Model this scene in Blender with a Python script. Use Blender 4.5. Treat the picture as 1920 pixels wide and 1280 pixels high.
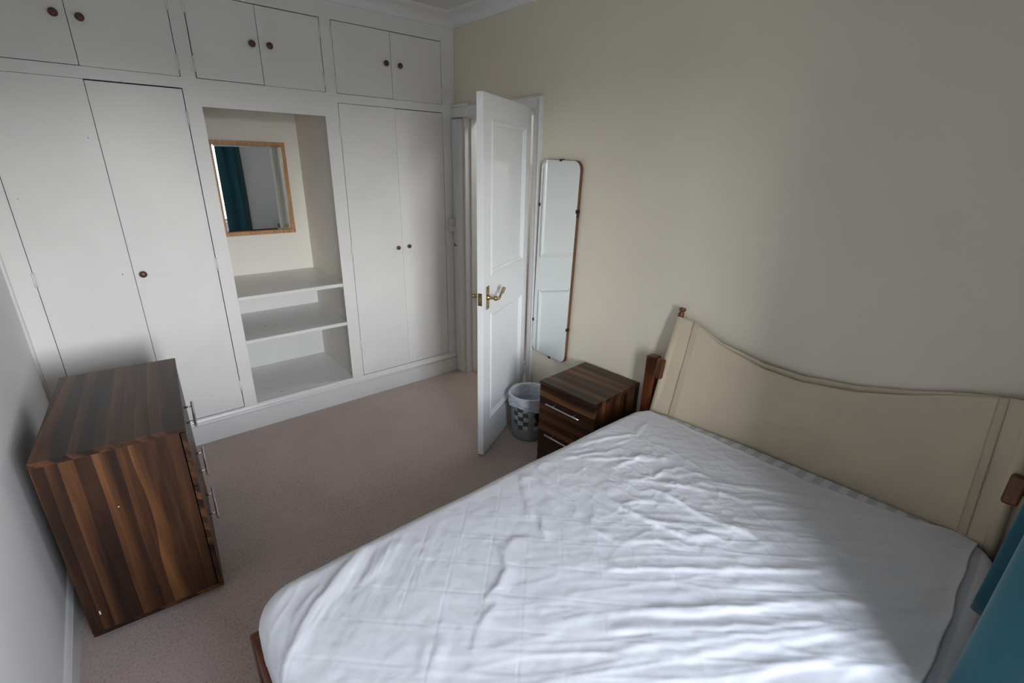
import bpy, bmesh, math, random
import numpy as np
from mathutils import Vector, Matrix
PI = math.pi
random.seed(4); RNG = np.random.RandomState(11)
for o in list(bpy.data.objects): bpy.data.objects.remove(o)
S = bpy.context.scene; C = S.collection

# ---------------------------------------------------------------- camera, world, light, exposure
cd = bpy.data.cameras.new('camera'); cam = bpy.data.objects.new('camera', cd); C.objects.link(cam); S.camera = cam
cd.sensor_width = 36; cd.lens = 16.755; cd.clip_start = .02
yaw, pitch, roll = .7058, .3584, .0227
d = Vector((math.sin(yaw)*math.cos(pitch), math.cos(yaw)*math.cos(pitch), -math.sin(pitch)))
r0 = Vector((math.cos(yaw), -math.sin(yaw), 0)); u0 = r0.cross(d)
rr = math.cos(roll)*r0 + math.sin(roll)*u0; uu = -math.sin(roll)*r0 + math.cos(roll)*u0
M = Matrix((rr, uu, -d)).transposed().to_4x4(); M.translation = (-2.1298, -3.1956, 1.6859); cam.matrix_world = M

S.view_settings.view_transform = 'Standard'; S.view_settings.look = 'None'
S.view_settings.exposure = 0.0; S.view_settings.gamma = 1; S.view_settings.use_curve_mapping = False
W = bpy.data.worlds.new('overcast_sky'); S.world = W; W.use_nodes = True
nt = W.node_tree; nt.nodes.clear()
wo = nt.nodes.new('ShaderNodeOutputWorld'); bg = nt.nodes.new('ShaderNodeBackground')
tc = nt.nodes.new('ShaderNodeTexCoord'); sx = nt.nodes.new('ShaderNodeSeparateXYZ'); cr = nt.nodes.new('ShaderNodeValToRGB')
nt.links.new(tc.outputs['Generated'], sx.inputs[0])
mr = nt.nodes.new('ShaderNodeMapRange'); mr.inputs[1].default_value = -1; mr.inputs[2].default_value = 1
nt.links.new(sx.outputs[2], mr.inputs[0]); nt.links.new(mr.outputs[0], cr.inputs[0])
e = cr.color_ramp.elements
e[0].position = 0; e[0].color = (.07, .07, .065, 1); e[1].position = 1; e[1].color = (.26, .31, .42, 1)
for p, c in ((.46, (.09, .09, .085, 1)), (.495, (.13, .13, .125, 1)), (.505, (1.0, 1.0, 1.0, 1)), (.56, (1.0, 1.01, 1.03, 1)), (.62, (.72, .75, .80, 1)), (.70, (.47, .50, .58, 1)), (.80, (.31, .345, .43, 1))):
    k = e.new(p); k.color = c
nt.links.new(cr.outputs[0], bg.inputs[0]); bg.inputs[1].default_value = 49; nt.links.new(bg.outputs[0], wo.inputs[0])
WX0, WX1, WZ0, WZ1, WY = -2.00, -1.22, .74, 2.13, -4.25          # window opening at the back of the bay
BX0, BX1, RY = -2.42, -.86, -3.45                                 # mouth of the bay in the window wall
pl = bpy.data.lights.new('window_sky_portal', 'AREA'); pl.shape = 'RECTANGLE'; pl.size = WX1-WX0; pl.size_y = WZ1-WZ0
pl.cycles.is_portal = True
po = bpy.data.objects.new('window_sky_portal', pl); C.objects.link(po)
po.location = ((WX0+WX1)/2, WY-.13, (WZ0+WZ1)/2); po.rotation_euler = (PI/2, 0, 0)

# ---------------------------------------------------------------- materials
def nodes(name):
    m = bpy.data.materials.new(name); m.use_nodes = True
    t = m.node_tree; b = t.nodes['Principled BSDF']; return m, t, b
def setb(b, col=None, rough=None, metal=None, spec=None):
    if col is not None: b.inputs['Base Color'].default_value = (*col, 1)
    if rough is not None: b.inputs['Roughness'].default_value = rough
    if metal is not None: b.inputs['Metallic'].default_value = metal
    if spec is not None: b.inputs['Specular IOR Level'].default_value = spec
def noise(t, scale, detail=3, rough=.5, mapping=None, dist=0):
    n = t.nodes.new('ShaderNodeTexNoise'); n.inputs['Scale'].default_value = scale
    n.inputs['Detail'].default_value = detail; n.inputs['Roughness'].default_value = rough; n.inputs['Distortion'].default_value = dist
    if mapping is not None: t.links.new(mapping, n.inputs['Vector'])
    return n
def coords(t, scale=(1,1,1), rot=(0,0,0)):
    c = t.nodes.new('ShaderNodeTexCoord'); mp = t.nodes.new('ShaderNodeMapping')
    mp.inputs['Scale'].default_value = scale; mp.inputs['Rotation'].default_value = rot
    t.links.new(c.outputs['Object'], mp.inputs[0]); return mp.outputs[0]
def ramp(t, fac, stops):
    r = t.nodes.new('ShaderNodeValToRGB'); el = r.color_ramp.elements
    el[0].position, el[0].color = stops[0][0], (*stops[0][1], 1)
    el[1].position, el[1].color = stops[-1][0], (*stops[-1][1], 1)
    for p, c in stops[1:-1]:
        k = el.new(p); k.color = (*c, 1)
    t.links.new(fac, r.inputs[0]); return r.outputs[0]
def bump(t, b, h, strength=.3, dist=.002):
    n = t.nodes.new('ShaderNodeBump'); n.inputs['Strength'].default_value = strength; n.inputs['Distance'].default_value = dist
    t.links.new(h, n.inputs['Height']); t.links.new(n.outputs[0], b.inputs['Normal'])
def paint(name, col, rough=.5, var=.05, bscale=60, bs=.15, spec=.5, vs=2.2):
    m, t, b = nodes(name); v = coords(t)
    n = noise(t, vs, 4, .55, v)
    lo = tuple(c*(1-var) for c in col); hi = tuple(min(1, c*(1+var*.6)) for c in col)
    t.links.new(ramp(t, n.outputs[0], [(.3, lo), (.7, hi)]), b.inputs['Base Color'])
    setb(b, rough=rough, spec=spec)
    n2 = noise(t, bscale, 3, .5, v); bump(t, b, n2.outputs[0], bs, .001)
    return m
def plain(name, col, rough=.5, metal=0, spec=.5):
    m, t, b = nodes(name); setb(b, col, rough, metal, spec); return m
def walnut(name, ax):
    m, t, b = nodes(name)
    sc = [11, 11, 11]; sc[ax] = .9
    v = coords(t, sc)
    n1 = noise(t, 1.0, 4, .5, v, .7)
    sc2 = [60, 60, 60]; sc2[ax] = 2.2
    v2 = coords(t, sc2); n2 = noise(t, 1.4, 4, .6, v2, .2)
    sc3 = [4.2, 4.2, 4.2]; sc3[ax] = .5
    v3 = coords(t, sc3); n3 = noise(t, 1.0, 2, .4, v3, .9)
    def ma(a, m, c):
        q = t.nodes.new('ShaderNodeMath'); q.operation = 'MULTIPLY_ADD'; t.links.new(a, q.inputs[0]); q.inputs[1].default_value = m
        if isinstance(c, float): q.inputs[2].default_value = c
        else: t.links.new(c, q.inputs[2])
        return q.outputs[0]
    # book-matched veneer leaves: a tone per strip across the grain, strips bending gently with the figure
    oc = t.nodes.new('ShaderNodeTexCoord'); sp = t.nodes.new('ShaderNodeSeparateXYZ'); t.links.new(oc.outputs['Object'], sp.inputs[0])
    o1, o2 = [k for k in range(3) if k != ax]
    add = t.nodes.new('ShaderNodeMath'); add.operation = 'ADD'; t.links.new(sp.outputs[o1], add.inputs[0]); t.links.new(sp.outputs[o2], add.inputs[1])
    acr = ma(add.outputs[0], 27.0, ma(n3.outputs[0], 2.6, 0.0))
    fl = t.nodes.new('ShaderNodeMath'); fl.operation = 'FLOOR'; t.links.new(acr, fl.inputs[0])
    wn_ = t.nodes.new('ShaderNodeTexWhiteNoise'); wn_.noise_dimensions = '1D'; t.links.new(fl.outputs[0], wn_.inputs['W'])
    fr = t.nodes.new('ShaderNodeMath'); fr.operation = 'FRACT'; t.links.new(acr, fr.inputs[0])
    tone = ma(wn_.outputs['Value'], .24, ma(fr.outputs[0], -.07, -.08))
    tot = ma(n1.outputs[0], .62, ma(n2.outputs[0], .24, tone))
    col = ramp(t, tot, [(.22, (.010, .005, .0035)), (.35, (.026, .0105, .0055)), (.45, (.056, .022, .0085)), (.54, (.104, .042, .015)), (.66, (.18, .077, .028))])
    t.links.new(col, b.inputs['Base Color']); setb(b, rough=.40, spec=.35)
    bump(t, b, n2.outputs[0], .12, .0006)
    return m
WAL = [walnut('walnut_grain_%s' % a, i) for i, a in enumerate('xyz')]
def redwood(name):
    m, t, b = nodes(name); v = coords(t, (30, 30, 3)); n = noise(t, 1, 4, .55, v, .3)
    t.links.new(ramp(t, n.outputs[0], [(.3, (.068, .018, .006)), (.55, (.135, .040, .013)), (.75, (.21, .072, .024))]), b.inputs['Base Color'])
    setb(b, rough=.32); return m
RED = redwood('dark_red_stained_wood')
def oak():
    m, t, b = nodes('honey_oak'); v = coords(t, (40, 40, 8)); n = noise(t, 1, 4, .55, v, .3)
    t.links.new(ramp(t, n.outputs[0], [(.3, (.36, .175, .065)), (.7, (.56, .30, .13))]), b.inputs['Base Color']); setb(b, rough=.4); return m
OAK = oak()
WHITE = paint('aged_white_gloss', (.80, .795, .775), .38, .05, 35, .10)
DOORW = paint('bright_white_gloss', (.84, .85, .85), .20, .02, 25, .10, vs=1.2)
TRIMW = paint('white_trim_paint', (.76, .755, .735), .33, .03, 40, .1)
CREAM2 = paint('pale_cream_emulsion', (.86, .835, .76), .62, .02, 120, .12, .3)
CREAM = paint('cream_emulsion', (.775, .72, .585), .62, .03, 120, .12, .3)
LWALL = paint('pale_grey_emulsion', (.83, .83, .845), .7, .03, 120, .12, .3)
CEIL = paint('ceiling_white', (.72, .71, .68), .8, .02, 90, .1, .2)
COVE = paint('cornice_white', (.80, .80, .80), .7, .02, 90, .1, .2)
PINK = paint('pale_pink_paint', (.74, .62, .58), .6, .02)
HALL = paint('hall_cream_paint', (.87, .86, .82), .6, .02)
DARK = plain('unlit_interior', (.05, .03, .025), .8)
SCUFF = plain('dark_scuff', (.10, .09, .085), .6)
STEEL = plain('brushed_steel', (.55, .52, .50), .32, 1)
BRASS = plain('aged_brass', (.50, .38, .18), .28, 1)
BRASSD = plain('dull_brass_strip', (.52, .42, .18), .5, .6)
BLACK = plain('black_plastic', (.012, .012, .012), .4)
IRON = plain('dark_iron', (.03, .025, .022), .45, .6)
MIRR = plain('mirror_silver', (.90, .93, .92), .015, 1)
KNOB = paint('worn_brown_wood_knob', (.11, .045, .028), .35, .45, 60, .2, vs=60)
SWITCH = plain('yellowed_white_plastic', (.66, .645, .59), .35)
BROWNB = plain('brown_hardboard', (.16, .075, .035), .6)
GREYLINE = plain('dirt_line', (.25, .21, .18), .8)
def carpet():
    m, t, b = nodes('mauve_brown_carpet'); v = coords(t)
    n1 = noise(t, 260, 2, .6, v); n2 = noise(t, 3.0, 4, .6, v); n3 = noise(t, 110, 3, .6, v)
    a = t.nodes.new('ShaderNodeMath'); a.operation = 'MULTIPLY_ADD'; a.inputs[1].default_value = .55
    t.links.new(n1.outputs[0], a.inputs[0])
    c = t.nodes.new('ShaderNodeMath'); c.operation = 'MULTIPLY_ADD'; c.inputs[1].default_value = .35
    t.links.new(n2.outputs[0], c.inputs[0]); t.links.new(n3.outputs[0], c.inputs[2]); t.links.new(c.outputs[0], a.inputs[2])
    t.links.new(ramp(t, a.outputs[0], [(.65, (.265, .208, .182)), (1.2, (.50, .40, .355))]), b.inputs['Base Color'])
    setb(b, rough=.95, spec=.1); b.inputs['Sheen Weight'].default_value = .25; b.inputs['Sheen Roughness'].default_value = .6
    bump(t, b, n1.outputs[0], .8, .004); return m
CARPET = carpet()
def fabric(name, col, var=.04, weave=900, rough=.9, sheen=.2, b2=.25):
    m, t, b = nodes(name); v = coords(t)
    n = noise(t, 5, 4, .6, v); n2 = noise(t, weave, 1, .5, v)
    lo = tuple(c*(1-var) for c in col)
    t.links.new(ramp(t, n.outputs[0], [(.3, lo), (.7, col)]), b.inputs['Base Color'])
    setb(b, rough=rough, spec=.15); b.inputs['Sheen Weight'].default_value = sheen
    bump(t, b, n2.outputs[0], b2, .0008); return m
SHEET = fabric('white_cotton', (.76, .77, .80), .02, 700)
CANVAS = fabric('natural_canvas', (.63, .54, .39), .05, 600, .9, .1, .4)
CANVAS2 = fabric('canvas_seam_tape', (.57, .48, .345), .05, 600, .9, .1, .4)
TEAL = fabric('teal_curtain_cloth', (.020, .115, .145), .12, 500, .8, .3)
TEAL2 = fabric('teal_curtain_lining', (.014, .075, .10), .1, 500, .85, .2)
def ticking():
    m, t, b = nodes('striped_mattress_ticking'); v = coords(t)
    w = t.nodes.new('ShaderNodeTexWave'); w.wave_type = 'BANDS'; w.bands_direction = 'Y'; w.inputs['Scale'].default_value = 5.2
    w.inputs['Distortion'].default_value = .3; t.links.new(v, w.inputs[0])
    t.links.new(ramp(t, w.outputs[0], [(.35, (.74, .75, .78)), (.65, (.56, .58, .64))]), b.inputs['Base Color'])
    setb(b, rough=.75, spec=.2); return m
TICK = ticking()
def liner():
    m, t, b = nodes('thin_bin_liner'); v = coords(t, (8, 8, 30)); n = noise(t, 2, 4, .6, v, .5)
    t.links.new(ramp(t, n.outputs[0], [(.35, (.50, .56, .64)), (.6, (.72, .75, .78))]), b.inputs['Base Color'])
    setb(b, rough=.3); b.inputs['Alpha'].default_value = .88
    bump(t, b, n.outputs[0], .6, .006); return m
LINER = liner()
BING = plain('grey_printed_metal', (.22, .235, .235), .38, .25)
BINL = plain('silver_square_print', (.42, .42, .41), .4, .2)
BIND = plain('charcoal_square_print', (.075, .08, .085), .4, .2)
GLASS = bpy.data.materials.new('thin_window_glass'); GLASS.use_nodes = True
_t = GLASS.node_tree; _t.nodes.clear(); _o = _t.nodes.new('ShaderNodeOutputMaterial'); _m = _t.nodes.new('ShaderNodeMixShader'); _g = _t.nodes.new('ShaderNodeBsdfGlossy'); _g.inputs['Roughness'].default_value = 0
_m.inputs[0].default_value = .05; _t.links.new(_t.nodes.new('ShaderNodeBsdfTransparent').outputs[0], _m.inputs[1]); _t.links.new(_g.outputs[0], _m.inputs[2]); _t.links.new(_m.outputs[0], _o.inputs[0])
LAMPW = bpy.data.materials.new('lit_globe'); LAMPW.use_nodes = True
_b = LAMPW.node_tree.nodes['Principled BSDF']; setb(_b, (1, .98, .95)); _b.inputs['Emission Color'].default_value = (1, .99, .96, 1); _b.inputs['Emission Strength'].default_value = 6

# ---------------------------------------------------------------- mesh helpers
def box(bm, x0, x1, y0, y1, z0, z1, bev=0, seg=2, rot=None, org=None, mat=0):
    xs, ys, zs = sorted((x0, x1)), sorted((y0, y1)), sorted((z0, z1))
    t = bmesh.new(); vs = [t.verts.new((xs[i], ys[j], zs[k])) for i in (0, 1) for j in (0, 1) for k in (0, 1)]
    for f in ((0, 1, 3, 2), (4, 6, 7, 5), (0, 4, 5, 1), (2, 3, 7, 6), (0, 2, 6, 4), (1, 5, 7, 3)): t.faces.new([vs[i] for i in f])
    if bev: bmesh.ops.bevel(t, geom=t.edges[:], offset=bev, segments=seg, affect='EDGES', profile=.5)
    merge(bm, t, rot, org, mat)
def merge(bm, t, rot=None, org=None, mat=0, smooth=False):
    if rot is not None:
        o = Vector(org or (0, 0, 0))
        for v in t.verts: v.co = rot @ (v.co-o) + o
    mp = {v: bm.verts.new(v.co) for v in t.verts}
    for f in t.faces:
        try: g = bm.faces.new([mp[v] for v in f.verts])
        except ValueError: continue
        g.material_index = mat; g.smooth = smooth or f.smooth
    t.free()
def frame_of(d):
    d = d.normalized(); a = Vector((0, 0, 1)) if abs(d.z) < .9 else Vector((1, 0, 0))
    x = d.cross(a).normalized(); return x, d.cross(x).normalized()
def tube(bm, pts, rad, seg=12, mat=0, cap=True):
    pts = [Vector(p) for p in pts]; n = len(pts); rads = rad if isinstance(rad, (list, tuple)) else [rad]*n
    rings = []
    for i, p in enumerate(pts):
        dd = (pts[min(i+1, n-1)]-pts[max(i-1, 0)]); x, y = frame_of(dd)
        if i and (x.dot(px) < 0): x = -x; y = -y
        px = x
        rings.append([bm.verts.new(p + rads[i]*(math.cos(2*PI*k/seg)*x + math.sin(2*PI*k/seg)*y)) for k in range(seg)])
    for a, b in zip(rings, rings[1:]):
        for k in range(seg):
            f = bm.faces.new((a[k], a[(k+1) % seg], b[(k+1) % seg], b[k])); f.smooth = True; f.material_index = mat
    if cap:
        for r_ in (rings[0], rings[-1]):
            f = bm.faces.new(r_); f.material_index = mat
def lathe(bm, prof, axis=(0, 0, 1), org=(0, 0, 0), seg=24, mat=0, cap=True):
    ax = Vector(axis).normalized(); x, y = frame_of(ax); o = Vector(org)
    rings = [[bm.verts.new(o + ax*h + r*(math.cos(2*PI*k/seg)*x+math.sin(2*PI*k/seg)*y)) for k in range(seg)] for r, h in prof]
    for a, b in zip(rings, rings[1:]):
        for k in range(seg):
            f = bm.faces.new((a[k], a[(k+1) % seg], b[(k+1) % seg], b[k])); f.smooth = True; f.material_index = mat
    if cap:
        for r_ in (rings[0], rings[-1]): bm.faces.new(r_).material_index = mat
def prism(bm, poly, path, mat=0, closed=False, smooth=False):
    """poly: list of 2-tuples (a,b); path: list of (origin, A, B) frames; sweeps section."""
    rings = [[bm.verts.new(Vector(o)+Vector(A)*a+Vector(B)*b) for a, b in poly] for o, A, B in path]
    n = len(poly); prs = list(zip(rings, rings[1:])) + ([(rings[-1], rings[0])] if closed else [])
    for r1, r2 in prs:
        for k in range(n):
            f = bm.faces.new((r1[k], r1[(k+1) % n], r2[(k+1) % n], r2[k])); f.material_index = mat; f.smooth = smooth
    if not closed:
        bm.faces.new(rings[0]).material_index = mat; bm.faces.new(rings[-1]).material_index = mat
def obj(name, bm, mat, parent=None, kind=None):
    bmesh.ops.recalc_face_normals(bm, faces=bm.faces[:])
    me = bpy.data.meshes.new(name); bm.to_mesh(me); bm.free()
    for m in (mat if isinstance(mat, (list, tuple)) else [mat]): me.materials.append(m)
    o = bpy.data.objects.new(name, me); C.objects.link(o)
    if parent: o.parent = parent
    if kind: o['kind'] = kind
    return o
def nbx(*a, **k):
    bm = bmesh.new(); box(bm, *a, **k); return bm
def empty(name, loc, rz=0):
    o = bpy.data.objects.new(name, None); C.objects.link(o); o.location = loc; o.rotation_euler = (0, 0, rz); o.empty_display_size = .1; return o
def tag(o, label, cat, group=None, kind=None):
    o['label'] = label; o['category'] = cat
    if group: o['group'] = group
    if kind: o['kind'] = kind
    return o
def structure(name, bm, mat, label, cat): return tag(obj(name, bm, mat), label, cat, kind='structure')
def grid_mesh(name, X, Y, Z, mat, parent=None, thick=0):
    nu, nv = X.shape; co = np.stack([X, Y, Z], -1).reshape(-1, 3)
    i = np.arange(nu-1)[:, None]*nv + np.arange(nv-1)[None, :]
    f = np.stack([i, i+nv, i+nv+1, i+1], -1).reshape(-1, 4)
    me = bpy.data.meshes.new(name); me.from_pydata(co.tolist(), [], f.tolist()); me.materials.append(mat)
    me.polygons.foreach_set('use_smooth', [True]*len(f)); me.update()
    o = bpy.data.objects.new(name, me); C.objects.link(o)
    if parent: o.parent = parent
    if thick:
        md = o.modifiers.new('cloth_thickness', 'SOLIDIFY'); md.thickness = thick; md.offset = 0
    return o
def vnoise(x, y, seed=0):
    rs = np.random.RandomState(seed); tb = rs.rand(64, 64)
    xi, yi = np.floor(x).astype(int), np.floor(y).astype(int); fx, fy = x-xi, y-yi
    fx = fx*fx*(3-2*fx); fy = fy*fy*(3-2*fy); g = lambda a, b: tb[a % 64, b % 64]
    return (g(xi, yi)*(1-fx)*(1-fy)+g(xi+1, yi)*fx*(1-fy)+g(xi, yi+1)*(1-fx)*fy+g(xi+1, yi+1)*fx*fy)*2-1
def fbm(x, y, oct=4, seed=0):
    return sum(vnoise(x*2**k+17*k, y*2**k+9*k, seed+k)*.5**k for k in range(oct))

# ---------------------------------------------------------------- room shell
LX, FY, BY, CZ = -2.53, RY, .65, 2.605
DY0, DY1, DZ = -.862, -.112, 1.985        # door opening in the right wall
structure('floor', nbx(LX-.1, 1.3, WY-.12, BY+.12, -.1, 0), CARPET, 'mauve brown carpet covering the bedroom floor', 'carpet')
structure('ceiling', nbx(LX-.12, 1.3, WY-.12, BY+.12, CZ, CZ+.1), CEIL, 'off white ceiling above the cornice', 'ceiling')
structure('wall_left', nbx(LX-.12, LX, FY-.12, BY+.12, 0, CZ), LWALL, 'pale grey painted wall left of the walnut chest', 'wall')
structure('wall_back', nbx(LX, 1.3, BY, BY+.12, 0, CZ), CREAM2, 'cream wall behind the fitted cupboards and alcove mirror', 'wall')
bm = bmesh.new()
box(bm, 0, .12, FY-.12, DY0, 0, CZ); box(bm, 0, .12, DY1, BY, 0, CZ); box(bm, 0, .12, DY0, DY1, DZ, CZ)
structure('wall_right', bm, CREAM, 'cream painted wall behind the bed headboard with the doorway', 'wall')
bm = bmesh.new()
box(bm, LX, BX0, FY-.12, FY, 0, CZ); box(bm, BX1, 0, FY-.12, FY, 0, CZ); box(bm, BX0, BX1, FY-.12, FY, 2.30, CZ)
structure('wall_front', bm, LWALL, 'pale grey window wall seen in the alcove mirror', 'wall')
bm = bmesh.new()
box(bm, BX0-.12, BX0, WY-.12, FY-.12, 0, CZ); box(bm, BX1, BX1+.12, WY-.12, FY-.12, 0, CZ)
box(bm, BX0, WX0, WY-.12, WY, 0, CZ); box(bm, WX1, BX1, WY-.12, WY, 0, CZ); box(bm, WX0, WX1, WY-.12, WY, 0, WZ0); box(bm, WX0, WX1, WY-.12, WY, WZ1, CZ)
structure('wall_bay', bm, LWALL, 'pale grey walls of the window bay behind the viewpoint', 'wall')
# hall beyond the door
structure('wall_hall_end', nbx(1.16, 1.28, FY-.12, BY, 0, CZ), HALL, 'cream hall wall glimpsed through the doorway', 'wall')
structure('trim_1', nbx(1.140, 1.16, -2.2, BY, .0, .72, .003), PINK, 'pale pink dado panel low on the hall wall', 'panel')
structure('wall_hall_side', nbx(.12, 1.16, -2.3, -2.2, 0, CZ), HALL, 'cream side wall of the hall', 'wall')
hl = empty('ceiling_lamp', (.62, -.55, CZ)); tag(hl, 'round glass ceiling lamp lighting the hall beyond the door', 'lamp')
bm = bmesh.new(); lathe(bm, [(.07, 0), (.07, -.02), (.03, -.03)], org=(0, 0, 0)); obj('lamp_base', bm, TRIMW, hl)
bm = bmesh.new(); lathe(bm, [(.03, -.025), (.09, -.05), (.11, -.10), (.09, -.15), (.03, -.175)], org=(0, 0, 0)); obj('lamp_globe', bm, LAMPW, hl)
ll = bpy.data.lights.new('hall_lamp_light', 'POINT'); ll.energy = 12; ll.color = (1, 1, .98); ll.shadow_soft_size = .12
lo = bpy.data.objects.new('hall_lamp_light', ll); C.objects.link(lo); lo.parent = hl; lo.location = (0, 0, -.25)

# cornice (cove with a bead) on every side of the bedroom
cz0 = 2.537; pr = .105; h = CZ-cz0
sec = [(0, 0), (0, h), (pr+.018, h), (pr+.018, h-.008), (pr+.004, h-.010), (pr-.004, h-.014)]
for k in range(1, 7):
    t_ = k/7*PI/2; sec.append((pr-.004-(pr-.014)*math.sin(t_), (h-.014)*(math.cos(t_))**1.0*.95+.004))
sec += [(.010, .006), (.010, 0)]
def cornice(name, p0, p1, n, lab, m0=1, m1=1):
    bm = bmesh.new(); p0, p1, n = Vector(p0), Vector(p1), Vector(n); dv = (p1-p0).normalized()
    rings = []
    for p, s, mi in ((p0, 1, m0), (p1, -1, m1)):
        rings.append([bm.verts.new(p + n*a + Vector((0, 0, b)) + dv*(a*s*mi)) for a, b in sec])
    k = len(sec)
    for i in range(k): bm.faces.new((rings[0][i], rings[0][(i+1) % k], rings[1][(i+1) % k], rings[1][i]))
    bm.faces.new(rings[0]); bm.faces.new(rings[1])
    structure(name, bm, COVE, lab, 'cornice')
cornice('trim_2', (LX, 0, cz0), (0, 0, cz0), (0, -1, 0), 'white coved cornice above the overhead cupboards')
cornice('trim_3', (0, 0, cz0), (0, FY, cz0), (-1, 0, 0), 'white coved cornice along the cream door wall')
cornice('trim_4', (LX, FY, cz0), (LX, 0, cz0), (1, 0, 0), 'white coved cornice along the pale grey left wall')
cornice('trim_5', (0, FY, cz0), (LX, FY, cz0), (0, 1, 0), 'white coved cornice over the window wall')

# skirtings: profile (out, up)
SK = [(0, 0), (.016, 0), (.016, .105), (.012, .110), (.013, .118), (.007, .128), (.0, .134)]
def skirt(name, p0, p1, n, lab, sc=1.0, prof=SK):
    bm = bmesh.new(); prism(bm, [(a, b*sc) for a, b in prof], [(p, n, (0, 0, 1)) for p in (p0, p1)])
    return structure(name, bm, TRIMW, lab, 'skirting board')
skirt('baseboard_left', (LX, FY, 0), (LX, -.0, 0), (1, 0, 0), 'white moulded skirting board along the pale grey left wall', .85)
skirt('baseboard_right', (0, FY, 0), (0, DY0-.075, 0), (-1, 0, 0), 'white skirting board on the cream wall behind the bed', .9)
skirt('baseboard_front', (BX1, FY, 0), (-.02, FY, 0), (0, 1, 0), 'white skirting board under the window')
WSK = [(0, 0), (.014, 0), (.014, .112), (.008, .117), (.010, .124), (.020, .128), (.0225, .136), (.018, .144), (.008, .150), (.004, .160), (0, .160)]
skirt('baseboard_back', (LX+.001, 0, 0), (-.004, 0, 0), (0, -1, 0), 'white moulded plinth skirting under the fitted cupboards', 1, WSK)

# ---------------------------------------------------------------- door surround, reveal, threshold
ARC = [(0, 0), (0, .022), (.010, .026), (.016, .022), (.022, .016), (.052, .014), (.058, .010), (.068, .010), (.072, 0)]  # from outside edge (across, out)
bm = bmesh.new()
def arch(y_out, sgn):
    prism(bm, ARC, [((0, y_out, 0), (0, sgn, 0), (-1, 0, 0)), ((0, y_out, DZ+.0), (0, sgn, 0), (-1, 0, 0))])
# hinge side with mitre up to the head, and head piece
def swept(path_fn):
    rings = []
    for fn in path_fn: rings.append([bm.verts.new(fn(a, b)) for a, b in ARC])
    k = len(ARC)
    for r1, r2 in zip(rings, rings[1:]):
        for i in range(k): bm.faces.new((r1[i], r1[(i+1) % k], r2[(i+1) % k], r2[i]))
    bm.faces.new(rings[0]); bm.faces.new(rings[-1])
yo, yi, zo = DY0-.072, -.004, DZ+.072
swept([lambda a, b: (-b, yo+a, 0), lambda a, b: (-b, yo+a, zo-a), lambda a, b: (-b, yi, zo-a)])
structure('trim_6', bm, TRIMW, 'white moulded architrave around the open door', 'architrave')
bm = bmesh.new()
box(bm, -.030, 0, -.0995, -.004, 0, zo-.085, .002); box(bm, -.036, -.02, -.058, -.004, 0, zo-.09, .004); box(bm, -.040, -.001, -.20, -.002, zo-.012, zo+.010, .005); box(bm, -.034, -.001, -.17, -.003, zo-.075, zo-.0125, .003)
structure('trim_7', bm, TRIMW, 'narrow white architrave squeezed between cupboards and doorway', 'architrave')
bm = bmesh.new()      # jamb lining with stop
for y0, y1 in ((DY0, DY0+.012), (DY1-.012, DY1)): box(bm, -.001, .125, y0, y1, 0, DZ, .001)
box(bm, -.001, .125, DY0+.0125, DY1-.0125, DZ-.012, DZ, .001)
box(bm, .045, .085, DY1-.026, DY1-.0125, 0, DZ-.0125, .002); box(bm, .045, .085, DY0+.0125, DY0+.024, 0, DZ-.0125, .002)
structure('trim_8', bm, TRIMW, 'white door lining with stop bead inside the doorway', 'door frame')
th = tag(obj('threshold_strip', nbx(.045, .085, DY0+.03, DY1-.03, 0, .006, .002), BRASSD), 'dull brass carpet strip across the doorway floor', 'threshold strip')
bm = bmesh.new(); tube(bm, [(-.031, -.045, 1.072), (-.047, -.045, 1.072), (-.058, -.050, 1.072), (-.060, -.051, 1.092)], .0032, 8)
tag(obj('coat_hook', bm, IRON), 'small dark hook screwed to the narrow architrave beside the cupboards', 'hook')

# ---------------------------------------------------------------- the door leaf: local x along leaf from hinge, y = thickness away from viewer face, z up
HX, HY = -.016, -.857; ang = math.atan2(-.4836, -.8753)
door = empty('door_1', (HX, HY, 0), ang); tag(door, 'open white four-sided panelled door with brass lever handle', 'door', kind='structure')
L0, L1, TH, Z0, Z1 = .012, .715, .036, .012, 1.996
# with local +x along leaf, local -y ... viewer face is +y side after rotation (normal (.48,-.875))
# rotation by ang: local y -> (-sin, cos) = (.4836, -.8753): viewer face lies at y=0, body y<0
PX0, PX1 = .10, .612
panels = [(.215, .885), (1.105, 1.885)]
bm = bmesh.new()
box(bm, L0, PX0, -TH, 0, Z0, Z1, .0015); box(bm, PX1, L1, -TH, 0, Z0, Z1, .0015)
for a, b in ((Z0, panels[0][0]), (panels[0][1], panels[1][0]), (panels[1][1], Z1)): box(bm, PX0-.001, PX1+.001, -TH+.0002, -.0002, a, b)
obj('door_frame', bm, DOORW, door)
for a, b in panels:
    obj('door_panel', nbx(PX0-.001, PX1+.001, -TH+.010, -.010, a-.001, b+.001), DOORW, door)
    for yf, s in ((0, -1), (-TH, 1)):
        bm = bmesh.new(); MO = [(0, 0), (0, .003), (.007, .005), (.012, .001), (.020, -.004), (.026, -.006), (.028, -.0105), (0, -.0105)]
        cs = [(PX0, a, 1, 1), (PX1, a, -1, 1), (PX1, b, -1, -1), (PX0, b, 1, -1)]
        rings = [[bm.verts.new((x+sx_*p, yf-s*q, z+sz_*p)) for p, q in MO] for x, z, sx_, sz_ in cs]
        k = len(MO)
        for i in range(4):
            r1, r2 = rings[i], rings[(i+1) % 4]
            for j in range(k): bm.faces.new((r1[j], r1[(j+1) % k], r2[(j+1) % k], r2[j]))
        obj('panel_moulding', bm, DOORW, door)
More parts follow.
